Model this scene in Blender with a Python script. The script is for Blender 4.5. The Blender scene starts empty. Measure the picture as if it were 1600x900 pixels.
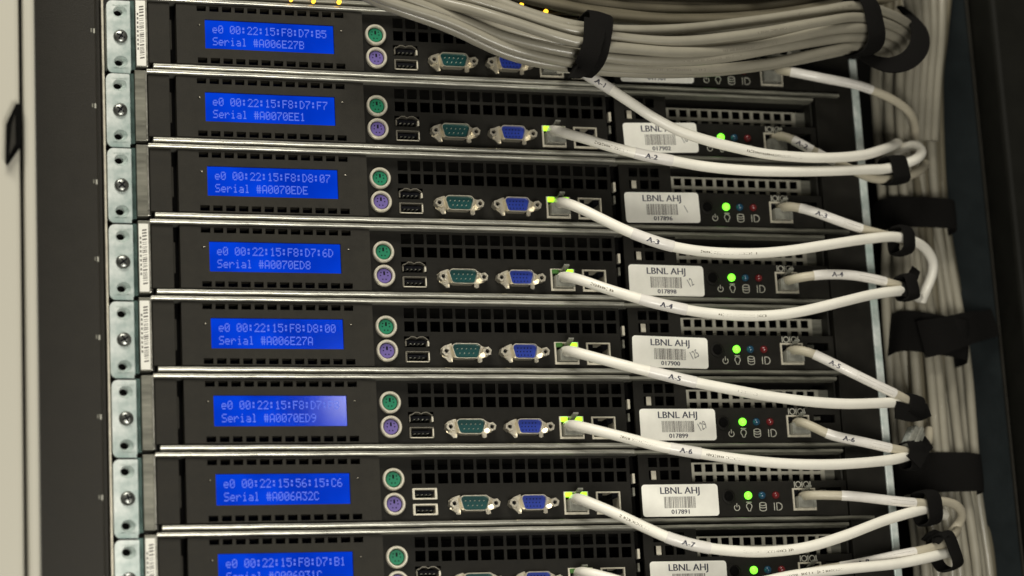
import bpy, math, random
import numpy as np
from mathutils import Vector, Matrix, Euler

# ------------------------------------------------------------------ camera, world, lights
S = bpy.context.scene
COL = S.collection
MM = 0.001
U = 44.45
CAM = Vector((-202.6, -1318.5, -481.4))
ROT = Euler((math.radians(102.61), math.radians(3.12), math.radians(-17.39)), 'XYZ')
FOV = 24.0
cd = bpy.data.cameras.new('camera'); cam = bpy.data.objects.new('camera', cd); COL.objects.link(cam)
cam.location = CAM * MM; cam.rotation_euler = ROT
cd.sensor_width = 36; cd.angle = math.radians(FOV); cd.clip_start = 0.05; cd.clip_end = 50
cd.dof.use_dof = True; cd.dof.focus_distance = 1.42; cd.dof.aperture_fstop = 4.5
S.camera = cam
S.view_settings.view_transform = 'Standard'; S.view_settings.look = 'None'
S.view_settings.exposure = 0.0; S.view_settings.gamma = 1.0

W = bpy.data.worlds.new('World'); S.world = W; W.use_nodes = True
W.node_tree.nodes['Background'].inputs[0].default_value = (1.0, 0.93, 0.78, 1)
W.node_tree.nodes['Background'].inputs[1].default_value = 0.05

def area(name, loc, target, sx, sy, power, col):
    l = bpy.data.lights.new(name, 'AREA'); l.shape = 'RECTANGLE'; l.size = sx; l.size_y = sy
    l.energy = power; l.color = col
    o = bpy.data.objects.new(name, l); COL.objects.link(o); o.location = loc
    o.rotation_euler = (Vector(target) - Vector(loc)).to_track_quat('-Z', 'Y').to_euler(); return o
area('ceiling_lamp', (-0.30, -0.85, 1.05), (0.18, 0, -0.25), 1.1, 0.30, 24, (1.0, 0.955, 0.84))
area('aisle_lamp', (0.17, -0.88, -0.62), (0.24, 0, -0.28), 0.32, 0.32, 6.2, (1.0, 0.965, 0.87))

ROTM = ROT.to_matrix(); FPX = 800 / math.tan(math.radians(FOV / 2))
def at(px, py, Y=0.0):                       # photo pixel -> point (mm) on the plane y = Y
    d = ROTM @ Vector(((px - 800) / FPX, -(py - 450) / FPX, -1))
    return CAM + d * ((Y - CAM.y) / d.y)
fp_ = at(800, 560, 0) - CAM; cd.dof.focus_distance = fp_.dot(ROTM @ Vector((0, 0, -1))) * MM
gp = at(546, 625, -4); gd = gp - CAM; gl = gp + Vector((gd.x, -gd.y, gd.z)) * 1.1       # lamp whose glare sits on the sixth display
area('far_lamp', gl * MM, gp * MM, 0.04, 0.04, 0.30, (1.0, 0.96, 0.9))

# ------------------------------------------------------------------ materials
def mat(name, col, rough=0.6, metal=0.0, spec=0.5, bump=0.0, bscale=900, var=0.0, vscale=60, stretch=None, trans=0.0,
        emit=None, estr=0.0, coat=0.0, col2=None, ior=1.45, alpha=1.0):
    m = bpy.data.materials.new(name); m.use_nodes = True; nt = m.node_tree; b = nt.nodes['Principled BSDF']
    b.inputs['Base Color'].default_value = (*col, 1); b.inputs['Roughness'].default_value = rough
    b.inputs['Metallic'].default_value = metal; b.inputs['Specular IOR Level'].default_value = spec
    b.inputs['Transmission Weight'].default_value = trans; b.inputs['IOR'].default_value = ior
    b.inputs['Coat Weight'].default_value = coat; b.inputs['Coat Roughness'].default_value = 0.12
    b.inputs['Alpha'].default_value = alpha
    if emit: b.inputs['Emission Color'].default_value = (*emit, 1); b.inputs['Emission Strength'].default_value = estr
    if bump or var:
        tc = nt.nodes.new('ShaderNodeTexCoord'); mp = nt.nodes.new('ShaderNodeMapping'); nt.links.new(tc.outputs['Object'], mp.inputs[0])
        if stretch: mp.inputs['Scale'].default_value = stretch
    if bump:
        n = nt.nodes.new('ShaderNodeTexNoise'); n.inputs['Scale'].default_value = bscale; n.inputs['Detail'].default_value = 3
        nt.links.new(mp.outputs[0], n.inputs['Vector'])
        bp = nt.nodes.new('ShaderNodeBump'); bp.inputs['Strength'].default_value = bump; bp.inputs['Distance'].default_value = 0.0004
        nt.links.new(n.outputs[0], bp.inputs['Height']); nt.links.new(bp.outputs[0], b.inputs['Normal'])
    if var:
        n2 = nt.nodes.new('ShaderNodeTexNoise'); n2.inputs['Scale'].default_value = vscale; n2.inputs['Detail'].default_value = 5
        n2.inputs['Roughness'].default_value = 0.65
        nt.links.new(mp.outputs[0], n2.inputs['Vector'])
        r = nt.nodes.new('ShaderNodeValToRGB'); r.color_ramp.elements[0].position = 0.32; r.color_ramp.elements[1].position = 0.68
        c2 = col2 or tuple(c * (1 - var) for c in col)
        r.color_ramp.elements[0].color = (*c2, 1); r.color_ramp.elements[1].color = (*[min(1, c * (1 + var * .35)) for c in col], 1)
        nt.links.new(n2.outputs[0], r.inputs[0]); nt.links.new(r.outputs[0], b.inputs['Base Color'])
        mr = nt.nodes.new('ShaderNodeMapRange'); mr.inputs[3].default_value = max(0, rough - 0.1); mr.inputs[4].default_value = min(1, rough + 0.12)
        nt.links.new(n2.outputs[0], mr.inputs[0]); nt.links.new(mr.outputs[0], b.inputs['Roughness'])
    return m
M = {
 'bezel': mat('bezel_plastic', (.0225, .0202, .0152), .62, spec=.28, bump=.5, bscale=2200, var=.22, vscale=140),
 'panel': mat('panel_coating', (.0095, .0086, .0064), .6, spec=.22, bump=.35, bscale=2500, var=.3, vscale=120),
 'black': mat('black_void', (.002, .0018, .0016), .9, spec=.1),
 'chassis': mat('chassis_steel', (.014, .013, .010), .6),
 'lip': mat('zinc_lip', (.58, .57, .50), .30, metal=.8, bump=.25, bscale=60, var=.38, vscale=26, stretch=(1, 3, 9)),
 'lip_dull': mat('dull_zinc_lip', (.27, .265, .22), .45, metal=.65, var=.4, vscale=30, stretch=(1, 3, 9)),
 'zinc': mat('galvanised_plate', (.88, .91, .87), .36, metal=.35, bump=.2, bscale=90, var=.3, vscale=48, col2=(.36, .47, .44)),
 'teal': mat('passivated_zinc', (.20, .31, .28), .25, metal=.75, bump=.3, bscale=90, var=.6, vscale=70),
 'chrome': mat('plated_metal', (.80, .74, .60), .28, metal=.8, bump=.1, bscale=300),
 'nickel': mat('nickel_shell', (.76, .71, .58), .38, metal=.45, var=.2, vscale=200),
 'shell_dull': mat('dull_shell', (.20, .185, .15), .4, metal=.6),
 'mesh': mat('silver_mesh', (.48, .46, .38), .5, metal=.4, var=.15, vscale=90),
 'screw': mat('screw_steel', (.30, .31, .29), .3, metal=.9, var=.4, vscale=300),
 'green': mat('green_plastic', (.008, .17, .085), .45),
 'purple': mat('purple_plastic', (.13, .095, .30), .45),
 'teal_plastic': mat('teal_plastic', (.003, .05, .05), .4),
 'blue': mat('blue_plastic', (.014, .035, .27), .4),
 'dot': mat('pin_socket', (.004, .004, .006), .8, spec=.15),
 'pin': mat('contact_pin', (.5, .5, .42), .35, metal=.7),
 'label': mat('label_paper', (.86, .845, .77), .4, var=.06, vscale=90),
 'ink': mat('label_ink', (.035, .035, .06), .6),
 'bars': mat('barcode_ink', (.12, .11, .10), .6),
 'pencil': mat('pencil_mark', (.22, .215, .21), .7),
 'icon': mat('printed_icon', (.42, .41, .35), .6),
 'cord': mat('cable_jacket', (.88, .85, .755), .42, bump=.12, bscale=180, var=.07, vscale=40, coat=.15),
 'cordgrey': mat('grey_cable_jacket', (.50, .455, .35), .45, bump=.15, bscale=180, var=.14, vscale=40),
 'sleeve': mat('label_sleeve', (.76, .73, .68), .38, coat=.3, var=.08, vscale=120),
 'print': mat('cable_print', (.20, .18, .14), .6),
 'clear': mat('clear_plug', (.38, .38, .33), .18, trans=.45, ior=1.45, var=.3, vscale=260),
 'velcro': mat('hook_and_loop', (.0055, .005, .0045), .95, spec=.15, bump=1.0, bscale=1300),
 'bundle': mat('bundle_jacket', (.28, .26, .205), .42, coat=.35, bump=.15, bscale=150, var=.16, vscale=25),  # jacket colour lowered to stand for the dimmer light on the bundles
 'bundledark': mat('shaded_bundle_jacket', (.15, .132, .09), .5, var=.2, vscale=25),  # bundle jacket again, darker in colour to stand for shade at the back
 'door': mat('cream_paint', (.50, .48, .41), .28, bump=.05, bscale=60),
 'frame': mat('rack_paint', (.0225, .0198, .0148), .55, spec=.35, bump=.4, bscale=1800, var=.15, vscale=80),
 'blueblack': mat('side_panel_paint', (.009, .0125, .0135), .5, spec=.3, bump=.3, bscale=900, var=.2, vscale=60),
 'olive': mat('post_paint', (.007, .0068, .005), .6, spec=.2, var=.2, vscale=60),
 'lcdtext': mat('display_pixels', (.05, .07, .3), .5, emit=(.11, .21, .90), estr=.62),
 'ledoff_b': mat('unlit_blue_lamp', (.012, .06, .11), .15, coat=.6),
 'ledoff_r': mat('unlit_red_lamp', (.13, .012, .014), .15, coat=.6),
 'led_g': mat('lit_green_lamp', (.1, .6, .05), .3, emit=(.18, 1.0, .03), estr=2.3),
 'led_y': mat('lit_yellow_green_lamp', (.2, .6, .05), .3, emit=(.42, 1.0, .02), estr=1.7),
 'led_a': mat('lit_amber_lamp', (.6, .3, .05), .3, emit=(1.0, .52, .03), estr=2.6),
 'led_o': mat('unlit_green_lamp', (.05, .14, .03), .3),
}
def lcd_mat():
    m = mat('display_glass', (.0, .0, .008), .09, coat=.0, spec=.16)
    nt = m.node_tree; b = nt.nodes['Principled BSDF']
    tc = nt.nodes.new('ShaderNodeTexCoord'); n = nt.nodes.new('ShaderNodeTexNoise'); n.inputs['Scale'].default_value = 26
    nt.links.new(tc.outputs['Object'], n.inputs['Vector'])
    r = nt.nodes.new('ShaderNodeValToRGB'); r.color_ramp.elements[0].color = (0, .028, .46, 1); r.color_ramp.elements[1].color = (.001, .070, .90, 1)
    r.color_ramp.elements[0].position = .3; r.color_ramp.elements[1].position = .7
    nt.links.new(n.outputs[0], r.inputs[0]); nt.links.new(r.outputs[0], b.inputs['Emission Color']); b.inputs['Emission Strength'].default_value = .88
    return m
M['lcd'] = lcd_mat()

# ------------------------------------------------------------------ mesh builder (all lengths in mm)
class MB:
    def __init__(s): s.v = []; s.f = []; s.m = []; s.mats = []
    def mi(s, k):
        if k not in s.mats: s.mats.append(k)
        return s.mats.index(k)
    def add(s, vs, fs, k):
        o = len(s.v); s.v += [tuple(v) for v in vs]; i = s.mi(k)
        for f in fs: s.f.append([o + a for a in f]); s.m.append(i)
    def box(s, x0, x1, y0, y1, z0, z1, k):
        s.add([(x0,y0,z0),(x1,y0,z0),(x1,y1,z0),(x0,y1,z0),(x0,y0,z1),(x1,y0,z1),(x1,y1,z1),(x0,y1,z1)],
              [(0,3,2,1),(4,5,6,7),(0,1,5,4),(1,2,6,5),(2,3,7,6),(3,0,4,7)], k)
    def plate(s, x0, x1, z0, z1, y0, y1, holes, k):      # flat plate in the xz plane with rectangular holes cut through
        xs = sorted({x0, x1, *[min(max(h[i], x0), x1) for h in holes for i in (0, 1)]})
        zs = sorted({z0, z1, *[min(max(h[i], z0), z1) for h in holes for i in (2, 3)]})
        nx, nz = len(xs) - 1, len(zs) - 1
        def solid(i, j):
            if i < 0 or j < 0 or i >= nx or j >= nz: return False
            cx, cz = (xs[i] + xs[i+1]) / 2, (zs[j] + zs[j+1]) / 2
            return not any(h[0] < cx < h[1] and h[2] < cz < h[3] for h in holes)
        for i in range(nx):
            for j in range(nz):
                if not solid(i, j): continue
                a, b, c, d = xs[i], xs[i+1], zs[j], zs[j+1]
                s.add([(a,y0,c),(b,y0,c),(b,y0,d),(a,y0,d)], [(0,1,2,3)], k)
                s.add([(a,y1,c),(b,y1,c),(b,y1,d),(a,y1,d)], [(3,2,1,0)], k)
                if not solid(i-1, j): s.add([(a,y0,c),(a,y0,d),(a,y1,d),(a,y1,c)], [(0,1,2,3)], k)
                if not solid(i+1, j): s.add([(b,y0,c),(b,y1,c),(b,y1,d),(b,y0,d)], [(0,1,2,3)], k)
                if not solid(i, j-1): s.add([(a,y0,c),(a,y1,c),(b,y1,c),(b,y0,c)], [(0,1,2,3)], k)
                if not solid(i, j+1): s.add([(a,y0,d),(b,y0,d),(b,y1,d),(a,y1,d)], [(0,1,2,3)], k)
    def prism(s, pts, y0, y1, k):                        # polygon (x, z), extruded along y, y0 is the front
        n = len(pts); s.add([(x, y0, z) for x, z in pts] + [(x, y1, z) for x, z in pts],
            [tuple(range(n)), tuple(range(2*n-1, n-1, -1))] + [(i, n+i, n+(i+1) % n, (i+1) % n) for i in range(n)], k)
    def ring(s, outer, inner, y0, y1, k):                # frame between two outlines with equal counts
        n = len(outer); v = [(x,y0,z) for x,z in outer] + [(x,y0,z) for x,z in inner] + [(x,y1,z) for x,z in outer] + [(x,y1,z) for x,z in inner]
        f = []
        for i in range(n):
            j = (i+1) % n
            f += [(i, j, n+j, n+i), (2*n+i, 3*n+i, 3*n+j, 2*n+j), (i, 2*n+i, 2*n+j, j), (n+i, n+j, 3*n+j, 3*n+i)]
        s.add(v, f, k)
    def lathe(s, cx, cz, prof, k, n=28, sq=1.0):         # profile [(r, y)], axis along y
        v = []; f = []
        for r, y in prof:
            for i in range(n): a = 2*math.pi*i/n; v.append((cx + r*math.cos(a)*sq, y, cz + r*math.sin(a)))
        for p in range(len(prof)-1):
            for i in range(n): j = (i+1) % n; f.append((p*n+i, p*n+j, (p+1)*n+j, (p+1)*n+i))
        if prof[0][0] > 0: f.append(tuple(range(n-1, -1, -1)))
        f.append(tuple((len(prof)-1)*n + i for i in range(n)))
        s.add(v, f, k)
    def tube(s, P, r, k, n=16, caps=True):
        P = [Vector(p) for p in P]; L = len(P); v = []; f = []
        T = [(P[min(i+1, L-1)] - P[max(i-1, 0)]).normalized() for i in range(L)]
        up = Vector((0, -1, 0)); up = (up - T[0]*up.dot(T[0])).normalized()
        for i in range(L):
            up = up - T[i]*up.dot(T[i])
            up = up.normalized() if up.length > 1e-6 else T[i].orthogonal().normalized()
            sd = T[i].cross(up); rr = r[i] if hasattr(r, '__len__') else r
            for j in range(n): a = 2*math.pi*j/n; v.append(P[i] + (up*math.cos(a) + sd*math.sin(a))*rr)
        for i in range(L-1):
            for j in range(n): q = (j+1) % n; f.append((i*n+j, i*n+q, (i+1)*n+q, (i+1)*n+j))
        if caps: f.append(tuple(range(n-1, -1, -1))); f.append(tuple((L-1)*n + j for j in range(n)))
        s.add(v, f, k)
    def mesh(s, name, smooth=False, bevel=0):
        me = bpy.data.meshes.new(name); me.from_pydata([(a*MM, b*MM, c*MM) for a, b, c in s.v], [], s.f)
        for k in s.mats: me.materials.append(M[k])
        me.polygons.foreach_set('material_index', s.m)
        if smooth:
            me.polygons.foreach_set('use_smooth', [True]*len(s.f)); me.set_sharp_from_angle(angle=math.radians(38))
        me.update(); return me
def link(name, me, parent=None, loc=None, bevel=0):
    o = bpy.data.objects.new(name, me); COL.objects.link(o)
    if parent: o.parent = parent
    if loc: o.location = Vector(loc) * MM
    if bevel:
        b = o.modifiers.new('bevel', 'BEVEL'); b.width = bevel*MM; b.segments = 2; b.limit_method = 'ANGLE'
    return o
def tag(o, label, cat, group=None, kind=None):
    o['label'] = label; o['category'] = cat
    if group: o['group'] = group
    if kind: o['kind'] = kind
    return o
def thing(name, label, cat, loc=(0, 0, 0), group=None):
    o = bpy.data.objects.new(name, None); COL.objects.link(o); o.location = Vector(loc)*MM; o.empty_display_size = .01
    return tag(o, label, cat, group)
CACHE = {}
def cached(key, fn, **kw):
    if key not in CACHE:
        b = MB(); fn(b); CACHE[key] = b.mesh(key, **kw)
    return CACHE[key]

def flat_text(txt, size):                                # 2-D outline mesh of a text: verts (u, v), faces
    key = ('t', txt, size)
    if key in CACHE: return CACHE[key]
    c = bpy.data.curves.new('txt', 'FONT'); c.body = txt; c.size = size; c.align_x = 'CENTER'; c.resolution_u = 2
    o = bpy.data.objects.new('txt', c); COL.objects.link(o)
    bpy.context.view_layer.update()
    me = bpy.data.meshes.new_from_object(o.evaluated_get(bpy.context.evaluated_depsgraph_get()))
    vs = [(v.co.x, v.co.y) for v in me.vertices]; fs = [tuple(p.vertices) for p in me.polygons]
    bpy.data.objects.remove(o); bpy.data.meshes.remove(me)
    CACHE[key] = (vs, fs); return vs, fs
def put_text(b, txt, size, cx, cz, y, k, ang=0, wx=1.0, bold=0):
    vs, fs = flat_text(txt, size); ca, sa = math.cos(ang), math.sin(ang)
    for dx in ([0] if not bold else [-bold, 0.0, bold]):
        b.add([(cx + (u*wx+dx)*ca - v*sa, y, cz + (u*wx+dx)*sa + v*ca) for u, v in vs], fs, k)
        y -= .01

FONT = {'0':'01110 10001 10011 10101 11001 10001 01110','1':'00100 01100 00100 00100 00100 00100 01110','2':'01110 10001 00001 00010 00100 01000 11111',
'3':'11111 00010 00100 00010 00001 10001 01110','5':'11111 10000 11110 00001 00001 10001 01110','6':'00110 01000 10000 11110 10001 10001 01110',
'7':'11111 00001 00010 00100 01000 01000 01000','8':'01110 10001 10001 01110 10001 10001 01110','9':'01110 10001 10001 01111 00001 00010 01100',
'A':'01110 10001 10001 10001 11111 10001 10001','B':'11110 10001 10001 11110 10001 10001 11110','C':'01110 10001 10000 10000 10000 10001 01110',
'D':'11100 10010 10001 10001 10001 10010 11100','E':'11111 10000 10000 11110 10000 10000 11111','F':'11111 10000 10000 11110 10000 10000 10000',
'S':'01111 10000 10000 01110 00001 00001 11110','e':'00000 00000 01110 10001 11111 10000 01110','r':'00000 00000 10110 11001 10000 10000 10000',
'i':'00100 00000 01100 00100 00100 00100 01110','a':'00000 00000 01110 00001 01111 10001 01111','l':'01100 00100 00100 00100 00100 00100 01110',
':':'00000 01100 01100 00000 01100 01100 00000','#':'01010 01010 11111 01010 11111 01010 01010',' ':'00000 '*7}

# ------------------------------------------------------------------ rack servers
YB = -4.2                                               # bezel front
def circ(cx, cz, r, n=24, sq=1): return [(cx + r*sq*math.cos(2*math.pi*i/n), cz + r*math.sin(2*math.pi*i/n)) for i in range(n)]
def rrect(x0, x1, z0, z1, r, n=5):
    o = []
    for cx, cz, a0 in ((x1-r, z1-r, 0), (x0+r, z1-r, 90), (x0+r, z0+r, 180), (x1-r, z0+r, 270)):
        for i in range(n+1): a = math.radians(a0 + 90*i/n); o.append((cx + r*math.cos(a), cz + r*math.sin(a)))
    return o
def b_chassis(b):
    b.box(15, 433, 45, 460, -45.8, -2.4, 'black')
    b.box(15, 16, 0, 45, -45.8, -2.4, 'chassis'); b.box(432, 433, 3, 45, -45.8, -2.4, 'chassis')
    b.box(16, 432, 3, 45, -45.8, -45.0, 'chassis'); b.box(16, 432, 3, 45, -3.2, -2.4, 'chassis')
def lipprof(z0, z1, x0, x1, yf, yb, b, k):
    n = 8; pr = []; zc = (z0+z1)/2; h = (z1-z0)/2; R = 1.2
    for i in range(n+1):
        a = math.pi*i/n - math.pi/2; pr.append((yf + R - R*math.cos(a), zc + h*math.sin(a)))
    pr = [(yb, z0)] + pr + [(yb, z1)]; N = 40
    v = []; f = []
    for i in range(N+1):
        x = x0 + (x1-x0)*i/N; w = .10*math.sin(i*.9) + .08*math.sin(i*2.3+1)
        for y, z in pr: v.append((x, y + w*.6, z + w*.7))
    m = len(pr)
    for i in range(N):
        for j in range(m-1): f.append((i*m+j, (i+1)*m+j, (i+1)*m+j+1, i*m+j+1))
    f.append(tuple(range(m))); f.append(tuple(N*m + j for j in range(m-1, -1, -1)))
    b.add(v, f, k)
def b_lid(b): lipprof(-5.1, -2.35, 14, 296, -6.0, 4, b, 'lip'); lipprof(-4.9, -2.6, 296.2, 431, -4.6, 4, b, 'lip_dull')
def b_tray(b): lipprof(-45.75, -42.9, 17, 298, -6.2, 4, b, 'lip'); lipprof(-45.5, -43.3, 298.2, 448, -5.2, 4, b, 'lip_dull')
def b_bezel(b):
    hs = [(43 + 7.45*i, 48.5 + 7.45*i, -9.7, -6.5) for i in range(12)] + [(43 + 7.45*i, 48.5 + 7.45*i, -41.2, -37.9) for i in range(12)]
    hs.append((47.6, 124.2, -32.2, -14.6))
    b.plate(31, 141.7, -41.9, -5.6, YB, 2, hs, 'bezel')
    b.box(139.5, 141.7, 2, 8, -41.9, -5.6, 'bezel'); b.box(31, 139, 14, 15, -43, -5, 'black')
    for x, z in ((43.9, -18), (128.6, -17.8)): b.lathe(x, z, [(.75, YB-.02), (.75, YB-.25), (.4, YB-.4)], 'bezel', 12)
    b.box(44.2, 44.7, YB-.45, YB-.2, -18.4, -17.8, 'chrome') ; b.box(128.2, 129.1, YB-.45, YB-.2, -17.9, -17.6, 'chrome')  # chrome slivers stand in for the glint on each small bezel screw
def b_handle(b):
    b.box(14.8, 27.2, YB+.2, 2, -42.2, -5.5, 'bezel'); b.box(24.8, 32, 3, 4, -43, -5, 'black')
    b.box(27.2, 28.6, YB+2.6, YB+3.4, -33, -15, 'bezel')
def b_glass(b): b.box(47.8, 124.0, YB+1.0, 1.9, -32.0, -14.8, 'lcd')
def b_io(b):
    hs = [(161.5 + 7.8*i, 167.5 + 7.8*i, z, z+6.1) for i in range(17) for z in (-12.8, -20.7)]
    hs += [(161.0, 176.2, -29.9, -23.4), (161.0, 176.2, -39.0, -32.2), (252.6, 267.0, -39.5, -26.7), (272.6, 287.0, -39.6, -26.8)]
    b.plate(141.0, 294.4, -42.8, -4.6, 0, 1.2, hs, 'panel')
    b.box(141, 294, 40, 41, -43, -4, 'black')
    b.box(294.6, 299.6, 8, 9, -43, -4, 'black')
def b_latch(b): b.box(296.3, 297.8, 1, 4, -21.5, -15.8, 'nickel'); b.box(296.3, 297.6, 2, 5, -29, -24, 'lip_dull')
def ps2(col):
    def f(b):
        b.lathe(0, 0, [(4.75, 1.2), (4.75, -2.0), (5.1, -2.5), (5.9, -2.5), (6.4, -1.9), (6.4, .4), (4.8, .4)], 'nickel', 32)
    return f
def socket(col):
    def f(b):
        b.lathe(0, 0, [(4.75, -.2), (4.75, .6)], 'dot', 28); b.lathe(0, 0, [(4.1, -.9), (4.3, -.6), (4.3, .5)], col, 28)
        for x, z in ((-2.2,.1),(2.2,.1),(-1.9,1.9),(1.9,1.9),(-1,-2.1),(1,-2.1)): b.lathe(x, z, [(.42, -.93), (.42, -.7)], 'dot', 8)
        b.box(-.55, .55, -.96, -.7, .4, 2.6, 'dot')
    return f
def usb_plain(b):
    b.ring(rrect(-7.3, 7.3, -3.25, 3.25, .5), rrect(-6.0, 6.0, -2.4, 2.4, .25), -.9, 9, 'nickel')
    b.box(-5.6, 5.6, .6, 8.5, -.2, 1.4, 'dot'); b.box(-6, 6, 8.6, 9, -2.4, 2.4, 'black')
    for i in range(4): b.box(-4.2 + 2.5*i, -3.2 + 2.5*i, 1, 6, -.45, -.22, 'pin')
def usb_dark(b):
    b.ring(rrect(-7.3, 7.3, -3.25, 3.25, .5), rrect(-6.3, 6.3, -2.6, 2.7, .25), -.5, 9, 'shell_dull')
    b.box(-6.6, 6.6, -.75, .5, -3.2, -2.7, 'nickel'); b.box(6.45, 7.15, -.75, .5, -2.2, 2.2, 'nickel')
    b.box(-5.6, 5.6, .6, 8.5, -.2, 1.4, 'dot'); b.box(-6, 6, 8.6, 9, -2.4, 2.4, 'black')
    for i in range(4): b.box(-4.2 + 2.5*i, -3.2 + 2.5*i, 1, 6, -.45, -.22, 'pin')
def usb_wave(b):                                           # shell whose top edge dips in the middle, dark sides below
    top = [(-7.3, -.2), (-6.8, 1.4), (-5, 2.0), (-3.6, 3.1), (-1.6, 3.0), (0, 2.2), (1.6, 3.0), (3.6, 3.1), (5, 2.4), (6.6, 1.2), (7.3, -.4)]
    o = top + [(x, z-.6) for x, z in reversed(top)]
    b.prism(o, -.8, 6, 'shell_dull'); b.box(-7.2, -6.4, -.8, 6, -2.7, .3, 'shell_dull'); b.box(6.2, 7.2, -.8, 6, -2.7, .3, 'nickel')
    b.box(-5.6, 5.6, .8, 8.5, -.9, .9, 'dot'); b.box(-7.2, 7.2, 8.6, 9, -3, 3.3, 'black')
    for i in range(4): b.box(-4.2 + 2.5*i, -3.2 + 2.5*i, 1, 6, -1.2, -.92, 'pin')
def dshape(w, h, r, skew, n=4):
    o = []
    for cx, cz, a0 in ((w/2-r, h/2-r, 0), (-w/2+r, h/2-r, 90), (-w/2+r+skew, -h/2+r, 180), (w/2-r-skew, -h/2+r, 270)):
        for i in range(n+1): a = math.radians(a0 + 90*i/n); o.append((cx + r*math.cos(a), cz + r*math.sin(a)))
    return o
def dshell(b):
    b.ring(dshape(17.6, 9.0, 2.6, 1.1), dshape(16.6, 8.0, 2.2, 1.1), -5.4, .2, 'chrome')
    b.prism([(-14.6, 1.8), (-12.6, 3.6), (-8.6, 5.0), (-7.6, 5.0), (-7.6, -5.9), (-9.6, -6.1), (-11.2, -4.4), (-13.8, -2.6)], -1.0, -.1, 'chrome')
    b.prism([(14.0, 1.6), (12.6, 2.8), (8.6, 4.6), (7.6, 4.6), (7.6, -5.6), (9.0, -6.2), (10.4, -5.6), (10.4, -3.6), (13.6, -2.6)], -1.0, -.1, 'chrome')
def dins(col, pins):
    def f(b):
        b.prism(dshape(16.6, 8.0, 2.2, 1.1), -3.6, .1, col)
        for x, z in pins:
            if col == 'blue': b.lathe(x, z, [(.42, -3.7), (.42, -3.5)], 'dot', 8)
            else: b.lathe(x, z, [(.3, -3.62), (.3, -5.0), (.15, -5.1)], 'pin', 8)
    return f
P9 = [(-5.5 + 2.75*i, 1.3) for i in range(5)] + [(-4.1 + 2.75*i, -1.4) for i in range(4)]
P15 = [(-4.6 + 2.3*i, 2.1) for i in range(5)] + [(-5.6 + 2.3*i + .5, 0) for i in range(5)] + [(-4.6 + 2.3*i, -2.1) for i in range(5)]
def hexnut(b):
    o = [(2.75*math.cos(math.radians(60*i+15)), 2.75*math.sin(math.radians(60*i+15))) for i in range(6)]
    q = [(1.35*math.cos(math.radians(60*i+15)), 1.35*math.sin(math.radians(60*i+15))) for i in range(6)]
    b.ring(o, q, -5.6, -.5, 'chrome'); b.prism([(x*.98, z*.98) for x, z in q], -3.2, -.6, 'dot')
def rj(b):
    b.ring([(-7.5,-6.7),(7.5,-6.7),(7.5,6.7),(-7.5,6.7)], [(-6.5,-5.4),(6.5,-5.4),(6.5,5.9),(-6.5,5.9)], -.9, 11, 'nickel')
    b.box(-6.5, 6.5, 10, 11, -5.4, 5.9, 'black'); b.box(-6.4, -5.6, 2, 10, -5, 5.5, 'mesh')
    b.box(-6.5, -2.8, 1.0, 9, 3.4, 5.9, 'dot'); b.box(2.8, 6.5, 1.0, 9, 3.4, 5.9, 'dot'); b.box(-5, 5, 5, 9, -5.3, -4.6, 'pin')
def rjled(side, b, k): b.box(-6.7 if side < 0 else 2.4, -2.4 if side < 0 else 6.7, -1.5, 1, 3.6, 6.3, k)
def b_bay(b):                                             # louvred corner of the right hand panel
    hs = [(306.2 + 7*i, 311.7 + 7*i, z, z+5.6) for i in range(3) for z in (-12.3, -19.9)]
    b.plate(299.8, 331.2, -21.4, -4.9, -.6, 1, hs, 'panel')
    b.box(300, 331, 16, 17, -21, -5, 'black'); b.box(331.2, 333.4, -.6, 12, -21.4, -4.9, 'panel')
    b.box(308.4, 311.4, 1.2, 2.2, -20.2, -14.0, 'nickel')
def b_mesh(b):
    hs = [(333.2 + 7.07*i, 338.1 + 7.07*i, z, z+4.8) for i in range(13) for z in (-13.6, -20.4, -27)]
    b.plate(331, 425.6, -23.5, -7.9, 12, 12.8, hs, 'mesh'); b.box(425.6, 432, 12, 12.8, -23.5, -8, 'lip_dull')
    b.box(331, 432, 40, 41, -43, -4, 'black')
def b_front(b):
    b.plate(299.8, 432.6, -42.6, -21.4, -1.2, 1, [(397.0, 411.6, -38.8, -26.6), (415.2, 429.2, -30.6, -25.6)], 'panel')
    b.box(299.8, 432.6, 1.0, 11, -22.2, -21.5, 'panel'); b.box(414, 430, 6, 7, -31, -25, 'black'); b.box(415.4, 421, 2, 5, -28.4, -26.2, 'lip_dull')
def b_button(b):
    b.lathe(0, 0, [(4.3, -1.3), (4.3, -1.9), (3.7, -2.1), (3.5, -1.5)], 'panel', 24)
    b.lathe(0, 0, [(2.9, -1.4), (2.9, -2.0), (2.5, -2.3)], 'black', 20)
def b_lamp(k):
    def f(b): b.lathe(0, 0, [(2.35, -1.25), (2.35, -2.0), (1.9, -3.0), (1.1, -3.7), (.3, -3.9)], k, 18)
    return f
def arc(cx, cz, r, a0, a1, n=14, sz=1): return [(cx + r*math.cos(math.radians(a0+(a1-a0)*i/n)), -1.3, cz + sz*r*math.sin(math.radians(a0+(a1-a0)*i/n))) for i in range(n+1)]
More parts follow.
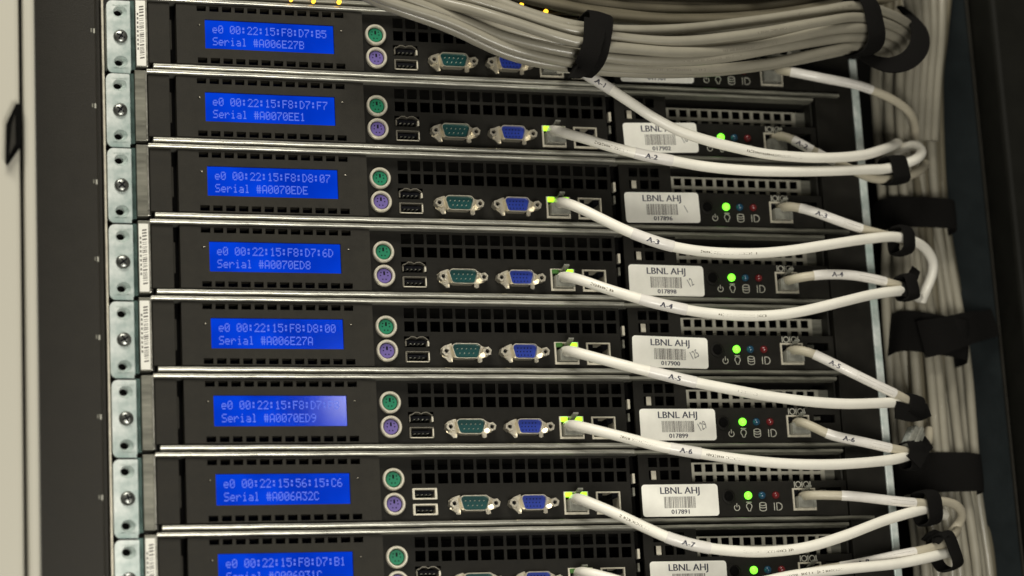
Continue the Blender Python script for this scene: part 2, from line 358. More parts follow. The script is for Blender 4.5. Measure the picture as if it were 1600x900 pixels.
def b_icons(b):
    w = .27
    b.tube(arc(360.4, -37.2, 1.7, 125, 415), w, 'icon', 6); b.tube([(360.4, -1.3, -34.6), (360.4, -1.3, -37.0)], w, 'icon', 6)
    b.tube([(367.6, -1.3, -39.2), (367.3, -1.3, -38)] + arc(368.3, -36.4, 1.75, 215, -35) + [(369.3, -1.3, -38), (369.0, -1.3, -39.2), (367.6, -1.3, -39.2)], w, 'icon', 6)
    b.tube([(366.6, -1.3, -34.0), (370.0, -1.3, -34.0)], w, 'icon', 6)
    b.tube(arc(377.2, -35.2, 2.1, 0, 360, 18, .45), w, 'icon', 6); b.tube(arc(377.2, -38.3, 2.1, 180, 360, 12, .5), w, 'icon', 6)
    b.tube([(375.1, -1.3, -35.2), (375.1, -1.3, -38.3)], w, 'icon', 6); b.tube([(379.3, -1.3, -35.2), (379.3, -1.3, -38.3)], w, 'icon', 6)
    b.tube(arc(377.2, -36.6, 2.1, 180, 360, 12, .45), w, 'icon', 6)
    b.tube([(384.6, -1.3, -34.5), (384.6, -1.3, -39.1)], w, 'icon', 6)
    b.tube([(386.2, -1.3, -34.6), (386.2, -1.3, -39.0), (387.4, -1.3, -39.0)] + arc(387.4, -36.8, 2.2, -90, 90, 10) + [(386.2, -1.3, -34.6)], w, 'icon', 6)
    for x in (398.7, 403.7, 409.0): b.tube([(x, -1.3, -21.9), (x, -1.3, -25.5)], w, 'icon', 6)
    for x in (401.2, 406.4): b.tube(arc(x, -23.7, 1.7, 0, 360, 16), w, 'icon', 6)
def b_ear(b):                                             # galvanised plate, holes punched as sunk oval cups
    x0, x1, z0, z1, R = -9.4, 3.6, -49.8, -6.4, 3.4
    hz = (-13.2, -28.1, -43.2)
    hs = [(-5.9, 2.5, z-4.2, z+4.2) for z in hz]
    out = [(x0, z0+R)]
    # plate with rounded lower and upper left corners: two strips, a middle part with the cut outs
    b.plate(x0, x1, z0+R, z1-R, -6, -4.6, hs, 'zinc')
    for sg, zz in ((-1, z0+R), (1, z1-R)):
        pts = [(x0, zz)] + [(x0+R - R*math.cos(math.radians(a)), zz + sg*R*math.sin(math.radians(a))) for a in range(15, 91, 15)] + [(x1, zz + sg*R), (x1, zz)]
        b.prism(pts if sg > 0 else pts[::-1], -6, -4.6, 'zinc')
    for z in hz:                                          # cup in each cut out: a dished ring down to a dark hole
        n = 24; v = []; f = []
        for i in range(n):
            a = 2*math.pi*i/n; c, s_ = math.cos(a), math.sin(a); m = max(abs(c), abs(s_))
            v.append((-1.7 + 4.2*c/m, -6, z + 4.2*s_/m))
        for (rx, rz, y, dx, dz) in ((4.1, 3.7, -6, 0, 0), (3.7, 3.3, -5.6, 0, 0), (2.4, 2.2, -3.0, -.7, .6), (2.2, 2.0, 0, -.7, .6)):
            for i in range(n): a = 2*math.pi*i/n; v.append((-1.7 + dx + rx*math.cos(a), y, z + dz + rz*math.sin(a)))
        for p in range(4):
            for i in range(n): j = (i+1) % n; f.append((p*n+i, p*n+j, (p+1)*n+j, (p+1)*n+i))
        b.add(v, f, 'zinc'); b.add([v[4*n+i] for i in range(n)], [tuple(range(n))], 'black')
    b.box(x0, x0+1.0, -4.6, 6, z0+R, z1-R, 'zinc')
    b.box(3.7, 7.0, -2.6, 2, z0+3.2, z1+1.4, 'teal'); b.box(3.7, 4.2, -5.2, -2.6, z0+2, z1, 'zinc')
def b_screw(b):
    b.lathe(0, 0, [(4.1, -3), (4.1, -6.6), (3.7, -7.3), (2.4, -7.9), (.8, -8.1)], 'screw', 24)
    b.box(-2.5, 2.5, -8.2, -7.4, -.4, .4, 'dot'); b.box(-.4, .4, -8.21, -7.4, -2.4, 2.4, 'dot')
def b_strip(code):
    def f(b):
        b.box(7.2, 13.8, -5.0, 3, -45.4, -3.6, 'lip_dull'); b.box(13.0, 14.0, -5.6, 3, -45.2, -3.8, 'lip')
    return f
def b_code(b):
    rnd = random.Random(5); b.box(7.5, 12.9, -5.3, -5.05, -44.8, -5.5, 'label')
    z = -9.0
    while z > -41.5:
        w = rnd.choice((.35, .6, .9)); x1 = 12.0; b.add([(9.4,-5.33,z),(x1,-5.33,z+.5),(x1,-5.33,z+.5-w),(9.4,-5.33,z-w)], [(3,2,1,0)], 'bars'); z -= w + rnd.choice((.45, .8, 1.1))
    for i in range(9): b.box(8.0, 8.9, -5.33, -5.31, -14.5-2.6*i, -13.1-2.6*i, 'bars')

ROWS = [ # address, serial, sticker number, sticker corners TL TR BR in the photo, hand mark, green lights (left, right), plain usb, offset x z
 ('e0 00:22:15:F8:D7:B5', 'Serial #A006E27B', '017901', (965,80), (1083,84), (1085,132), None, (0, 1), False),
 ('e0 00:22:15:F8:D7:F7', 'Serial #A0070EE1', '017902', (973,194), (1088,194), (1091,237), '18', (1, 0), False),
 ('e0 00:22:15:F8:D8:07', 'Serial #A0070EDE', '017896', (975,301), (1091,302), (1094,348), '1', (1, 1), False),
 ('e0 00:22:15:F8:D7:6D', 'Serial #A0070ED8', '017898', (982,414), (1099,417), (1100,463), '12', (0, 1), False),
 ('e0 00:22:15:F8:D8:00', 'Serial #A006E27A', '017900', (988,524), (1105,528.5), (1106,577), '125', (0, 1), False),
 ('e0 00:22:15:F8:D7:F8', 'Serial #A0070ED9', '017899', (999,639), (1115.5,639), (1119,688), '129', (1, 1), False),
 ('e0 00:22:15:56:15:C6', 'Serial #A006A32C', '017891', (1002.5,757.5), (1121,756), (1123,806), None, (1, 1), True),
 ('e0 00:22:15:F8:D7:B1', 'Serial #A006A31C', '017893', (1015,879), (1134,877), (1137,925), None, (0, 1), False)]
PLACE = ['topmost', 'second', 'third', 'fourth', 'fifth', 'sixth', 'seventh', 'lowest']
OFF = [(1.0, -.7), (0, -.2), (0, 0), (0, 0), (-.3, 0), (0, 0), (0, 0), (0, 0)]
def lcd_text(lines):
    b = MB(); y = YB + .95
    for ln, z0 in zip(lines, (-17.6, -25.0)):
        for ci, ch in enumerate(ln):
            for r, row in enumerate(FONT[ch].split()):
                for c, bit in enumerate(row):
                    if bit == '1':
                        x = 52.2 + ci*3.41 + c*.57; z = z0 - r*.70
                        b.add([(x, y, z), (x+.50, y, z), (x+.50, y, z-.61), (x, y, z-.61)], [(3, 2, 1, 0)], 'lcdtext')
    return b.mesh('display_text')
def sticker(num, TL, TR, BR, mark, row, ox, oz):
    p, q, r = at(*TL, -1), at(*TR, -1), at(*BR, -1)
    cx, cz = (p.x + r.x)/2, (p.z + r.z)/2; ang = math.atan2(q.z - p.z, q.x - p.x)
    w, h = 48.2, 19.0
    b = MB(); b.prism(rrect(-w/2, w/2, -h/2, h/2, 2.0), -.22, 0, 'label')
    o = link('barcode_sticker', b.mesh('barcode_sticker')); o.location = (cx*MM, -1.25*MM, cz*MM); o.rotation_euler = (0, -ang, 0)
    t = MB(); put_text(t, 'LBNL AHJ', 5.7, 0, 3.9, -.25, 'ink', 0, 1.06, .13); put_text(t, num, 3.7, -.2, -8.0, -.25, 'ink', 0, 1.1, .12)
    rnd = random.Random(int(num)); x = -10.4
    while x < 9.6:
        g = rnd.choice((.32, .32, .6)); t.add([(x,-.25,-4.6),(x+g,-.25,-4.6),(x+g,-.25,2.2),(x,-.25,2.2)], [(0,1,2,3)], 'bars'); x += g + rnd.choice((.25, .3, .5))
    k = link('printing', t.mesh('printing'), o)
    if mark:
        h = MB(); put_text(h, mark, 7.0, 16.2, -3.0, -.25, 'pencil', math.radians(26), .55, .06); link('pencil_note', h.mesh('pencil_note'), o)
    return o
SERVERS = []
for i, (l1, l2, num, TL, TR, BR, mark, lights, plain) in enumerate(ROWS):
    ox, oz = OFF[i]
    base = (ox, 0, -U*i + oz)
    sv = thing('rack_server', f'{PLACE[i]} black rack server of the stack, its blue display reading {l2}' if i not in () else '', 'server', base, 'rack servers stacked in the cabinet')
    SERVERS.append(sv)
    P = lambda nm, key, fn, loc=None, parent=sv, **kw: link(nm, cached(key, fn, **{a: b for a, b in kw.items() if a == 'smooth'}), parent, loc, kw.get('bevel', 0))
    P('chassis', 'chassis', b_chassis)
    P('lid', 'lid', b_lid, smooth=True); P('tray', 'tray', b_tray, smooth=True)
    P('bezel', 'bezel', b_bezel, bevel=.25); P('handle', 'handle', b_handle, bevel=.3)
    d = P('display', 'display', b_glass); tx = link('display_text', lcd_text((l1, l2)), d); tx['label'] = f'pale text {l1} over {l2}'
    P('port_panel', 'port_panel', b_io); P('release_latch', 'release_latch', b_latch)
    for nm, col, z in (('green', 'green', -18.1), ('purple', 'purple', -32.3)):
        k = P('keyboard_port', 'ps2_ring', ps2(col), (150.3, 0, z), smooth=True); k['label'] = nm + ' round port'
        P('port_socket', 'ps2_' + col, socket(col), None, k, smooth=True)
    f = usb_plain if plain else usb_wave
    P('usb_port', 'usb' + str(plain), f, (168.6, 0, -26.6)); P('usb_port', 'usblow' + str(plain), usb_plain if plain else usb_dark, (168.6, 0, -35.6))
    for nm, col, x, pins, w in (('serial_port', 'teal_plastic', 197.0, P9, 1.0), ('video_port', 'blue', 232.7, P15, .88)):
        k = P(nm, 'dshell', dshell, (x, 0, -32.8), smooth=True); k.scale = (w, 1, 1)
        c = P('port_insert', 'dins' + col, dins(col, pins), None, k)
        for sx in (-1, 1):
            h = P('hex_standoff', 'hexnut', hexnut, (sx*12.4/w, 0, -.2), k); h.scale = (1/w, 1, 1)
    for n_, (x, z) in enumerate(((259.8, -33.0), (279.8, -33.2), (404.3, -32.7))):
        k = P('network_port', 'rj', rj, (x, 0 if n_ < 2 else -1.0, z))
        for s_ in (-1, 1):
            on = n_ == 0 and lights[0 if s_ < 0 else 1]
            if n_ < 2 and (on or n_ == 0):
                kk = 'led_y' if on else 'led_o'
                P('port_light', f'rjled{s_}{kk}', lambda b: rjled(s_, b, kk), None, k, bevel=.4)
    P('louvre_panel', 'bay', b_bay); P('vent_mesh', 'vent_mesh', b_mesh)
    fp = P('control_panel', 'front', b_front, bevel=.15); P('panel_symbols', 'icons', b_icons, None, fp)
    P('power_button', 'button', b_button, (355.6, 0, -30.4), smooth=True)
    for k_, x in (('led_g', 368.0), ('ledoff_b', 377.0), ('ledoff_r', 385.9)):
        lm = P('indicator_lamp', 'lamp' + k_, b_lamp(k_), (x, 0, -30.0), smooth=True)
        lm['label'] = {'led_g': 'lit green lamp', 'ledoff_b': 'dark blue lamp', 'ledoff_r': 'dark red lamp'}[k_]
    e = P('mounting_ear', 'ear', b_ear)
    sc_ = P('screw', 'screw', b_screw, (-1.7, 0, -28.1), e, smooth=True); sc_.rotation_euler = (0, .5 + i*1.7, 0)
    st = P('ear_strip', 'strip', b_strip(0), bevel=.2)
    if i in (0, 3, 4, 7): P('barcode_strip', 'code', b_code, None, st)
    s_ = sticker(num, TL, TR, BR, mark, i, ox, oz)
    s_.parent = sv; s_.location = s_.location - sv.location

# ------------------------------------------------------------------ network switch above the servers
sw = thing('network_switch', 'dark network switch with amber lights above the topmost server, behind the cable bundle', 'network switch', (0, 0, 0))
b = MB(); b.box(15, 433, 4, 430, 1.0, 43, 'panel'); b.box(15, 433, 0, 3.99, 1.4, 43, 'chassis'); link('housing', b.mesh('switch_housing'), sw)
b = MB(); lipprof(-1.6, 1.0, 14, 431, -5.0, 4, b, 'lip_dull'); link('base_edge', b.mesh('switch_edge', smooth=True), sw)
for px, py, k, r in ((455,0,'led_a',1.5),(490,2,'led_a',1.9),(530,3,'led_a',2.2),(815,7,'led_a',2.0),(853,18,'led_a',2.2),(849,10,'led_a',1.1),(942,23,'led_a',1.9)):
    p = at(px, py, -9); b = MB(); r *= .62; b.lathe(0, 0, [(r, 1.0), (r, -.5), (r*.6, -1.4)], k, 14)
    link('status_lamp', b.mesh('status_lamp', smooth=True), sw, p)

zt = min(at(px, 0, Y).z for px in (520, 800, 1450) for Y in (-46, -2)) 
zt = max(at(px, -14, Y).z for px in (520, 1400) for Y in (-46, -2))
blocker = thing('shade_blocker', 'dark horizontal cable manager just above the top edge, over the network switch', 'cable manager', (0, 0, 0))  # added bar out of view, keeps ceiling light off the topmost server
b = MB(); b.box(150, 440, -46, 3, zt, zt+34, 'chassis'); link('blocker_body', b.mesh('blocker_body'), blocker, None, 1.5)
for k_ in range(7):
    b = MB(); b.box(165+42*k_, 172+42*k_, -58, -46.2, zt+2, zt+32, 'chassis'); link('blocker_finger', b.mesh('blocker_finger'), blocker, None, 1)
# ------------------------------------------------------------------ cabinet: door, frame, posts, rails, back wall
ZB, ZT = -430, 90
def wall(name, label, cat, parts, group=None):
    t = thing(name, label, cat)
    for nm, boxes, k, bv in parts:
        b = MB()
        for bx in boxes: b.box(*bx, k)
        link(nm, b.mesh(nm), t, None, bv)
    return t
xd = lambda px, Y: at(px, 450, Y).x
Yd = -70
dx0, dx1, dx2, dx3 = xd(-60, Yd), xd(34, Yd), xd(39.5, Yd), xd(59, Yd)
door = thing('cabinet_door', 'cream painted cabinet side door with black latch, at the left edge', 'cabinet door')
b = MB(); b.box(dx0, dx1, Yd, Yd+18, ZB, ZT, 'door'); link('door_panel', b.mesh('door_panel'), door, None, 2.5)
b = MB(); b.box(dx2, dx3, Yd-1, Yd+20, ZB, ZT, 'door'); link('door_edge', b.mesh('door_edge'), door, None, 2.2)
b = MB(); b.box(dx1-3, dx2+3, Yd+5, Yd+18, ZB, ZT, 'black'); link('door_seal', b.mesh('door_seal'), door)
lt = []
for p in ((24, 163), (33, 163), (33, 228), (12, 258), (9, 253), (10, 193)): q = at(*p, Yd-3); lt.append((q.x, q.z))
b = MB(); b.prism(lt[::-1], Yd-5, Yd-.2, 'black'); link('door_latch', b.mesh('door_latch'), door, None, .6)
lt = []
for p in ((18, 196), (23, 180), (24, 225), (14, 243)): q = at(*p, Yd-5); lt.append((q.x, q.z))
b = MB(); b.prism(lt[::-1], Yd-6.5, Yd-5.02, 'bezel'); link('latch_lever', b.mesh('latch_lever'), door)

x0 = xd(50, -12); x1 = xd(158, -12); x2 = xd(170, -4)
post = wall('cabinet_pillar', 'wide matt black frame panel between the cream door and the galvanised ears', 'rack frame', [
    ('frame_panel', [(x0-20, x1, -12, 60, ZB, ZT)], 'frame', 1.2)])
rail = wall('mounting_rail', 'dark punched mounting rail behind the galvanised ears on the left', 'rack rail', [
    ('rail_face', [(x1+.3, 15.2-.6, 4, 8, ZB, ZT)], 'chassis', 0), ('rail_edge', [(x1+.5, x1+2.4, -6.5, 3.8, ZB, ZT)], 'frame', .3)])
# thin bright strip on the left of the ears
wall('rail_trim', 'thin bright metal edge running down beside the galvanised ears', 'metal edge', [
    ('strip', [(-11.2, -9.9, -4.4, 2, ZB, -3)], 'nickel', .2)])
for k_ in range(9):
    b = MB(); z_ = -28 - U*k_; b.box(x1-1.9, x1-1.0, -12.1, -12.02, z_-1.6, z_+1.2, 'icon'); b.box(x1-3.4, x1-2.6, -12.1, -12.02, z_-1.0, z_+1.2, 'lip_dull')
    link('unit_mark', b.mesh('unit_mark'), post)
# right hand rail
rr = wall('mounting_rail', 'black rail plate with a galvanised front edge, right of the servers', 'rack rail', [
    ('rail_plate', [(433.8, 459.4, -1.5, 60, ZB, ZT)], 'panel', .3)])
b = MB(); n = 60
for j, (xa, xb, ya, yb_, k) in enumerate(((459.6, 464.6, -2.2, 40, 'zinc'),)):
    b.box(xa, xb, ya, yb_, ZB, -20, k)
b.box(464.8, 466.0, .5, 40, ZB, -20, 'lip_dull'); link('rail_edge', b.mesh('rail_edge'), rr, None, .8)

Yp = 45
xs = {k: xd(k, Yp) for k in (1500, 1553, 1600, 1650)}
wall('side_panel', 'blue black side panel with a thin pale seam, right of the cable bundle', 'side panel', [
    ('panel_face', [(xd(1475, Yp), xd(1553, Yp), Yp, Yp+8, ZB, ZT)], 'blueblack', 1.0),
    ('panel_seam', [(xd(1553.5, Yp), xd(1555.8, Yp), Yp-1, Yp+8, ZB, ZT)], 'bezel', .3)])
wall('corner_post', 'olive black corner post at the right edge', 'rack post', [
    ('post_body', [(xd(1594, 20), xd(1700, 20), 20, 80, ZB, ZT)], 'olive', 3)])
b = MB(); b.box(-260, 760, 470, 480, -520, 180, 'black'); bk = tag(link('back_wall', b.mesh('back_wall')), 'dark back of the cabinet behind everything', 'cabinet back')
bk['kind'] = 'structure'
b = MB(); b.box(468, 700, 120, 124, ZB, ZT, 'black'); tag(link('cable_trough', b.mesh('cable_trough')), 'dark cable trough wall behind the upright cable bundle', 'cable trough')

# ------------------------------------------------------------------ cables
def spline(P, step=3.0):
    P = [Vector(p) for p in P]; Q = [2*P[0]-P[1]] + P + [2*P[-1]-P[-2]]; out = []
    for i in range(1, len(Q)-2):
        a, b_, c, d = Q[i-1], Q[i], Q[i+1], Q[i+2]; n = max(2, int((c-b_).length/step))
        for j in range(n):
            t = j/n; out.append(.5*((2*b_) + (c-a)*t + (2*a-5*b_+4*c-d)*t*t + (3*b_-a-3*c+d)*t**3))
    out.append(P[-1]); return out
def frame_at(path, s):
    acc = 0
    for i in range(len(path)-1):
        L = (path[i+1]-path[i]).length
        if acc + L >= s or i == len(path)-2:
            T = (path[min(i+2, len(path)-1)] - path[max(i-1, 0)]).normalized()
            return path[i].lerp(path[i+1], max(0, min(1, (s-acc)/L))), T
        acc += L
def s_of(path, px):                                        # arc length where the path passes the photo column px
    acc = 0
    for i in range(len(path)-1):
        q = ROTM.transposed() @ (path[i] - CAM); x = 800 + FPX*q.x/-q.z
        if x >= px: return acc
        acc += (path[i+1]-path[i]).length
    return acc
def wrap(b, path, r, s0, vs, fs, k):
    out = []
    for u, v in vs:
        c, T = frame_at(path, s0 + u); F = (CAM - c).normalized(); F = (F - T*F.dot(T)).normalized(); Uv = F.cross(T)
        if Uv.z < 0: Uv = -Uv
        a = v / r; out.append(c + (F*math.cos(a) + Uv*math.sin(a))*r)
    b.add(out, fs, k)
def sub(path, s0, s1, step=2.0):
    n = max(2, int((s1-s0)/step)); return [frame_at(path, s0 + (s1-s0)*i/n)[0] for i in range(n+1)]
def printing(b, path, r, s0, length, seed):                # faint factory print: rows of tiny illegible dashes
    rnd = random.Random(seed); u = 0
    while u < length:
        w = rnd.uniform(.5, 1.1)
        if rnd.random() < .85:
            h = rnd.uniform(.5, .9); wrap(b, path, r, s0+u, [(0, -h), (w, -h), (w, h*rnd.uniform(.2, 1)), (0, h)], [(0,1,2,3)], 'print')
        u += w + rnd.uniform(.25, .5)
def plug(b, c, z, Yf):                                     # clear modular plug: body, ribs, latch tab
    x = c; b.box(x-5.8, x+5.8, Yf, 8, z-5.0, z+1.8, 'clear'); b.box(x-5.0, x-3.9, Yf-.4, Yf, z-4.6, z+1.2, 'clear'); b.box(x+3.6, x+5.0, Yf-.4, Yf, z-4.6, z+1.2, 'clear')
    v = [(x-1.6, 6, z+2.0), (x+1.6, 6, z+2.0), (x+1.6, Yf-4, z+6.6), (x-1.6, Yf-4, z+6.6), (x-1.6, 6, z+3.0), (x+1.6, 6, z+3.0), (x+1.6, Yf-4, z+7.6), (x-1.6, Yf-4, z+7.6)]
    b.add(v, [(0,1,2,3),(7,6,5,4),(0,4,5,1),(1,5,6,2),(2,6,7,3),(3,7,4,0)], 'clear')
def cable(name, label, pts, r, k, tag_txt=None, tag_px=None, tag_span=None, plug_at=None, prints=(), group=None, code=False, cat='cable'):
    path = spline([at(*p) for p in pts]); o = path[0].copy()
    t = thing(name, label, cat, o, group); loc = lambda me, nm, par=t: link(nm, me, par, None)
    def mk(b, nm, smooth=True, par=t):
        b.v = [(v[0]-o.x, v[1]-o.y, v[2]-o.z) for v in b.v]; ob = link(nm, b.mesh(nm, smooth=smooth), par); return ob
    b = MB(); rnd = random.Random(len(label)*7 + int(pts[0][1])); rs = [r*(1+.012*math.sin(i*.35+rnd.random()*.2)) for i in range(len(path))]
    b.tube(path, rs, k, 24)
    j = mk(b, 'jacket')
    b = MB()
    for px, ln in prints: printing(b, path, r+.03, s_of(path, px), ln, int(px))
    if b.v: mk(b, 'jacket_print', False)
    if tag_txt is not None:
        sa, sb = s_of(path, tag_span[0]), s_of(path, tag_span[1]); b = MB(); b.tube(sub(path, sa, sb), r+.28, 'sleeve', 24); sl = mk(b, 'label_sleeve')
        b = MB()
        if tag_txt:
            vs, fs = flat_text(tag_txt, 4.2); [wrap(b, path, r+.50+.02*q_, s_of(path, tag_px), [(u*1.15+dx_, v-1.3) for u, v in vs], fs, 'ink') for q_, dx_ in enumerate((-.15, 0, .15))]
            mk(b, 'sleeve_text', False, sl)
    if code:
        sa, sb = s_of(path, code[0]), s_of(path, code[1]); b = MB(); b.tube(sub(path, sa, sb), r+.24, 'sleeve', 24); sl = mk(b, 'code_sleeve')
        b = MB(); rnd = random.Random(int(code[0])); u = 1.5
        while u < (sb-sa)-2:
            w = rnd.uniform(.3, .7); wrap(b, path, r+.3, sa+u, [(0, -1.6), (w, -1.6), (w, .9), (0, .9)], [(0,1,2,3)], 'print'); u += w + .45
        mk(b, 'code_bars', False, sl)
    if plug_at:
        b = MB(); plug(b, *plug_at); mk(b, 'plug', False)
    return t

# main patch cables, one from each server, px, py, depth
MAIN = {
 1: [(868,108,6),(884,106,-16),(905,110,-30),(925,122,-38),(950,137,-42),(985,160,-46),(1020,183,-48),(1060,204,-48),(1100,218,-48),(1150,231,-46),(1200,241,-44),(1260,246,-40),(1310,246,-34),(1350,242,-26),(1378,234,-18),(1394,228,-8),(1402,224,6),(1405,228,18)],
 2: [(858,204,6),(872,205,-14),(890,210,-24),(915,217,-32),(950,228,-38),(1000,241,-42),(1050,251,-44),(1100,260,-44),(1160,266,-44),(1220,268,-40),(1300,267,-32),(1350,265,-24),(1382,264,-18),(1410,257,-16),(1430,249,-14),(1440,238,-8),(1431,228,0),(1415,230,8),(1395,240,16),(1380,255,22)],
 3: [(868,318,6),(882,317,-14),(905,325,-26),(940,342,-34),(980,361,-40),(1020,376,-44),(1060,387,-45),(1110,394,-45),(1170,396,-44),(1230,392,-40),(1290,383,-34),(1350,374,-26),(1395,370,-18),(1425,376,-10),(1445,388,-2),(1457,408,5),(1456,430,9),(1448,450,12),(1440,470,18)],
 4: [(874,434,6),(888,433,-14),(912,439,-25),(950,452,-33),(1000,467,-40),(1040,477,-43),(1090,487,-45),(1150,493,-45),(1200,493,-43),(1250,487,-40),(1310,473,-34),(1360,461,-26),(1400,455,-18),(1420,455,-6),(1435,465,8)],
 5: [(879,550,6),(893,549,-14),(920,556,-25),(980,572,-36),(1030,584,-40),(1080,596,-44),(1150,610,-46),(1200,619,-44),(1260,627,-40),(1320,631,-34),(1370,630,-26),(1402,629,-18),(1425,634,-6),(1440,645,10)],
 6: [(884,666,6),(898,665,-14),(930,672,-26),(970,682,-33),(1030,697,-40),(1080,706,-44),(1150,717,-46),(1220,724,-44),(1290,726,-38),(1350,723,-30),(1395,718,-22),(1418,712,-14),(1440,705,4)],
 7: [(894,781,6),(906,780,-14),(930,789,-24),(970,806,-33),(1010,825,-38),(1050,842,-43),(1100,855,-46),(1150,861,-46),(1200,862,-44),(1260,855,-40),(1320,837,-34),(1380,814,-26),(1430,799,-18),(1455,795,-8),(1475,805,8)],
 8: [(900,896,6),(915,895,-14),(950,903,-24),(1000,916,-34),(1080,926,-42),(1160,916,-44),(1240,899,-40),(1320,889,-34),(1400,881,-26),(1455,870,-18),(1480,864,-8),(1495,868,8)]}
TAGS = {1:(933,125,905,955),2:(1012,0,985,1042),3:(1016,0,985,1044),4:(1037,0,1000,1066),5:(1053,0,1010,1082),6:(1065,0,1040,1092),7:(1068,0,1040,1104),8:(1090,0,1060,1130)}
PR = {1:[(1160,38)],2:[(925,20)],3:[(1085,36)],4:[(925,14),(1120,30)],5:[(1150,12)],6:[(965,22),(1095,30)],7:[(970,20),(1155,34)],8:[(1220,40)]}
for i in range(1, 9):
    o = U*(i-1)
    cable('patch_cable', f'thick white patch cable tagged A-{i} sweeping right from beside the blue video port' if i > 1 else 'thick white patch cable tagged A-1 emerging below the strap of the top bundle',
          MAIN[i], 3.15, 'cord', f'A-{i}', TAGS[i][0], TAGS[i][2:], (259.8, -33.0 - o, -5.5), PR[i], 'white patch cables from the left network ports')
SIDE = {
 1: [(1205,108,6),(1222,110,-10),(1245,114,-16),(1290,123,-20),(1340,133,-20),(1380,148,-16),(1408,164,-10),(1424,180,-2),(1430,200,12),(1428,222,22)],
 2: [(1205,215,6),(1222,213,-10),(1240,219,-16),(1262,231,-20),(1290,246,-20),(1325,262,-18),(1355,276,-14),(1380,280,-12),(1412,277,-10),(1436,267,-2),(1446,256,12)],
 3: [(1215,326,6),(1230,323,-10),(1250,325,-16),(1275,332,-20),(1310,345,-22),(1345,357,-20),(1378,366,-16),(1402,372,-10),(1420,380,4)],
 4: [(1222,441,6),(1236,437,-10),(1255,433,-16),(1290,429,-20),(1330,430,-20),(1370,437,-18),(1404,446,-12),(1422,450,4)],
 5: [(1230,550,6),(1245,547,-10),(1265,551,-16),(1290,562,-20),(1330,582,-24),(1375,604,-24),(1410,621,-20),(1428,633,-12),(1436,645,4)],
 6: [(1240,662,6),(1252,660,-10),(1270,667,-16),(1300,680,-20),(1350,691,-22),(1390,700,-20),(1420,706,-14),(1436,708,0),(1450,690,6),(1452,672,14)],
 7: [(1250,777,6),(1264,774,-10),(1300,774,-16),(1340,776,-20),(1400,783,-20),(1440,786,-16),(1470,783,-10),(1493,789,-4),(1503,802,2),(1499,817,8),(1488,830,10),(1480,845,12)],
 8: [(1260,897,6),(1275,892,-10),(1305,887,-16),(1340,881,-20),(1400,868,-20),(1435,861,-18),(1465,853,-12),(1485,842,-4),(1496,828,8)]}
STG = {1:('', 1265, 1233, 1300, 1300, 1358),2:('A-2',1251,1240,1268,1269,1300),3:('A-3',1278,1247,1312,1312,1342),4:('A-4',1298,1264,1332,1333,1378),5:('A-5',1297,1266,1332,1333,1392),6:('A-6',1324,1290,1354,1355,1388),7:('',1340,1312,1382,1383,1425),8:('A-8',1345,1311,1376,1377,1428)}
for i in range(1, 9):
    t, px, a, c, d, e = STG[i]
    cable('management_cable', f'thin greyish cable with a white sleeve in the right port of the {PLACE[i-1]} server', SIDE[i], 2.75, 'cordgrey', t, px, (a, c), (404.3, -33.0 - U*(i-1), -6.0), (), 'greyish management cables from the right network ports', (d, e))

# top bundle, from the upper left over the first server to the strap and round the corner
ORD = ['lowest', 'second', 'third', 'fourth', 'fifth', 'sixth', 'seventh', 'eighth', 'ninth', 'tenth', 'eleventh', 'twelfth', 'thirteenth', 'fourteenth', 'fifteenth']
TOP = [
 [(540,-30,-50),(600,0,-52),(700,36,-56),(800,78,-60),(900,99,-62),(1000,105,-62),(1100,106,-60),(1200,97,-56),(1290,80,-50),(1335,72,-46),(1365,76,-38),(1385,84,-20),(1392,100,6)],
 [(570,-34,-52),(640,0,-56),(730,33,-60),(800,58,-64),(900,83,-68),(1000,93,-68),(1100,96,-66),(1200,82,-62),(1290,66,-54),(1335,58,-50),(1368,62,-40),(1395,74,-22),(1402,92,6)],
 [(610,-30,-52),(680,0,-58),(740,18,-64),(800,39,-68),(900,65,-72),(1000,76,-72),(1080,77,-72),(1180,70,-68),(1280,52,-60),(1335,43,-54),(1372,48,-42),(1404,62,-24),(1414,86,6)],
 [(660,-30,-52),(720,-4,-58),(800,22,-64),(860,38,-70),(905,49,-74),(1000,60,-76),(1080,60,-76),(1180,50,-72),(1280,36,-62),(1335,27,-56),(1376,34,-44),(1412,52,-24),(1424,80,6)],
 [(710,-30,-50),(760,-4,-56),(830,24,-62),(905,41,-66),(990,48,-66),(1080,43,-64),(1180,30,-62),(1280,15,-56),(1335,9,-50),(1380,18,-40),(1420,40,-22),(1434,76,6)],
]
TOP += [[(x, y + (7, -6, 8, 6)[j] - (3 if x > 1300 else 0), Y + 13) for x, y, Y in TOP[(0, 2, 2, 4)[j]]] for j in range(4)]
wr = random.Random(8)
for j in range(len(TOP)):
    a1, a2, a3 = wr.uniform(2, 5), wr.uniform(0, 6), wr.uniform(.6, 1.3)
    TOP[j] = [(x, y + (a1*math.sin(a2 + a3*x/90) if 960 < x < 1300 or 690 < x < 860 else 0), Y + (3.5*math.sin(a2*2 + x/110) if x < 1330 else 0)) for x, y, Y in TOP[j]]
for j, p in enumerate(TOP):
    cable('bundle_cable', f'beige cable of the top bundle, {ORD[j]} counted from below at the strap' , p, 2.95 + .14*(j % 3), 'cord' if j < 0 else 'bundle', prints=[(1000+60*j % 300, 40)] if j < 5 else (), group='beige cables of the top bundle')
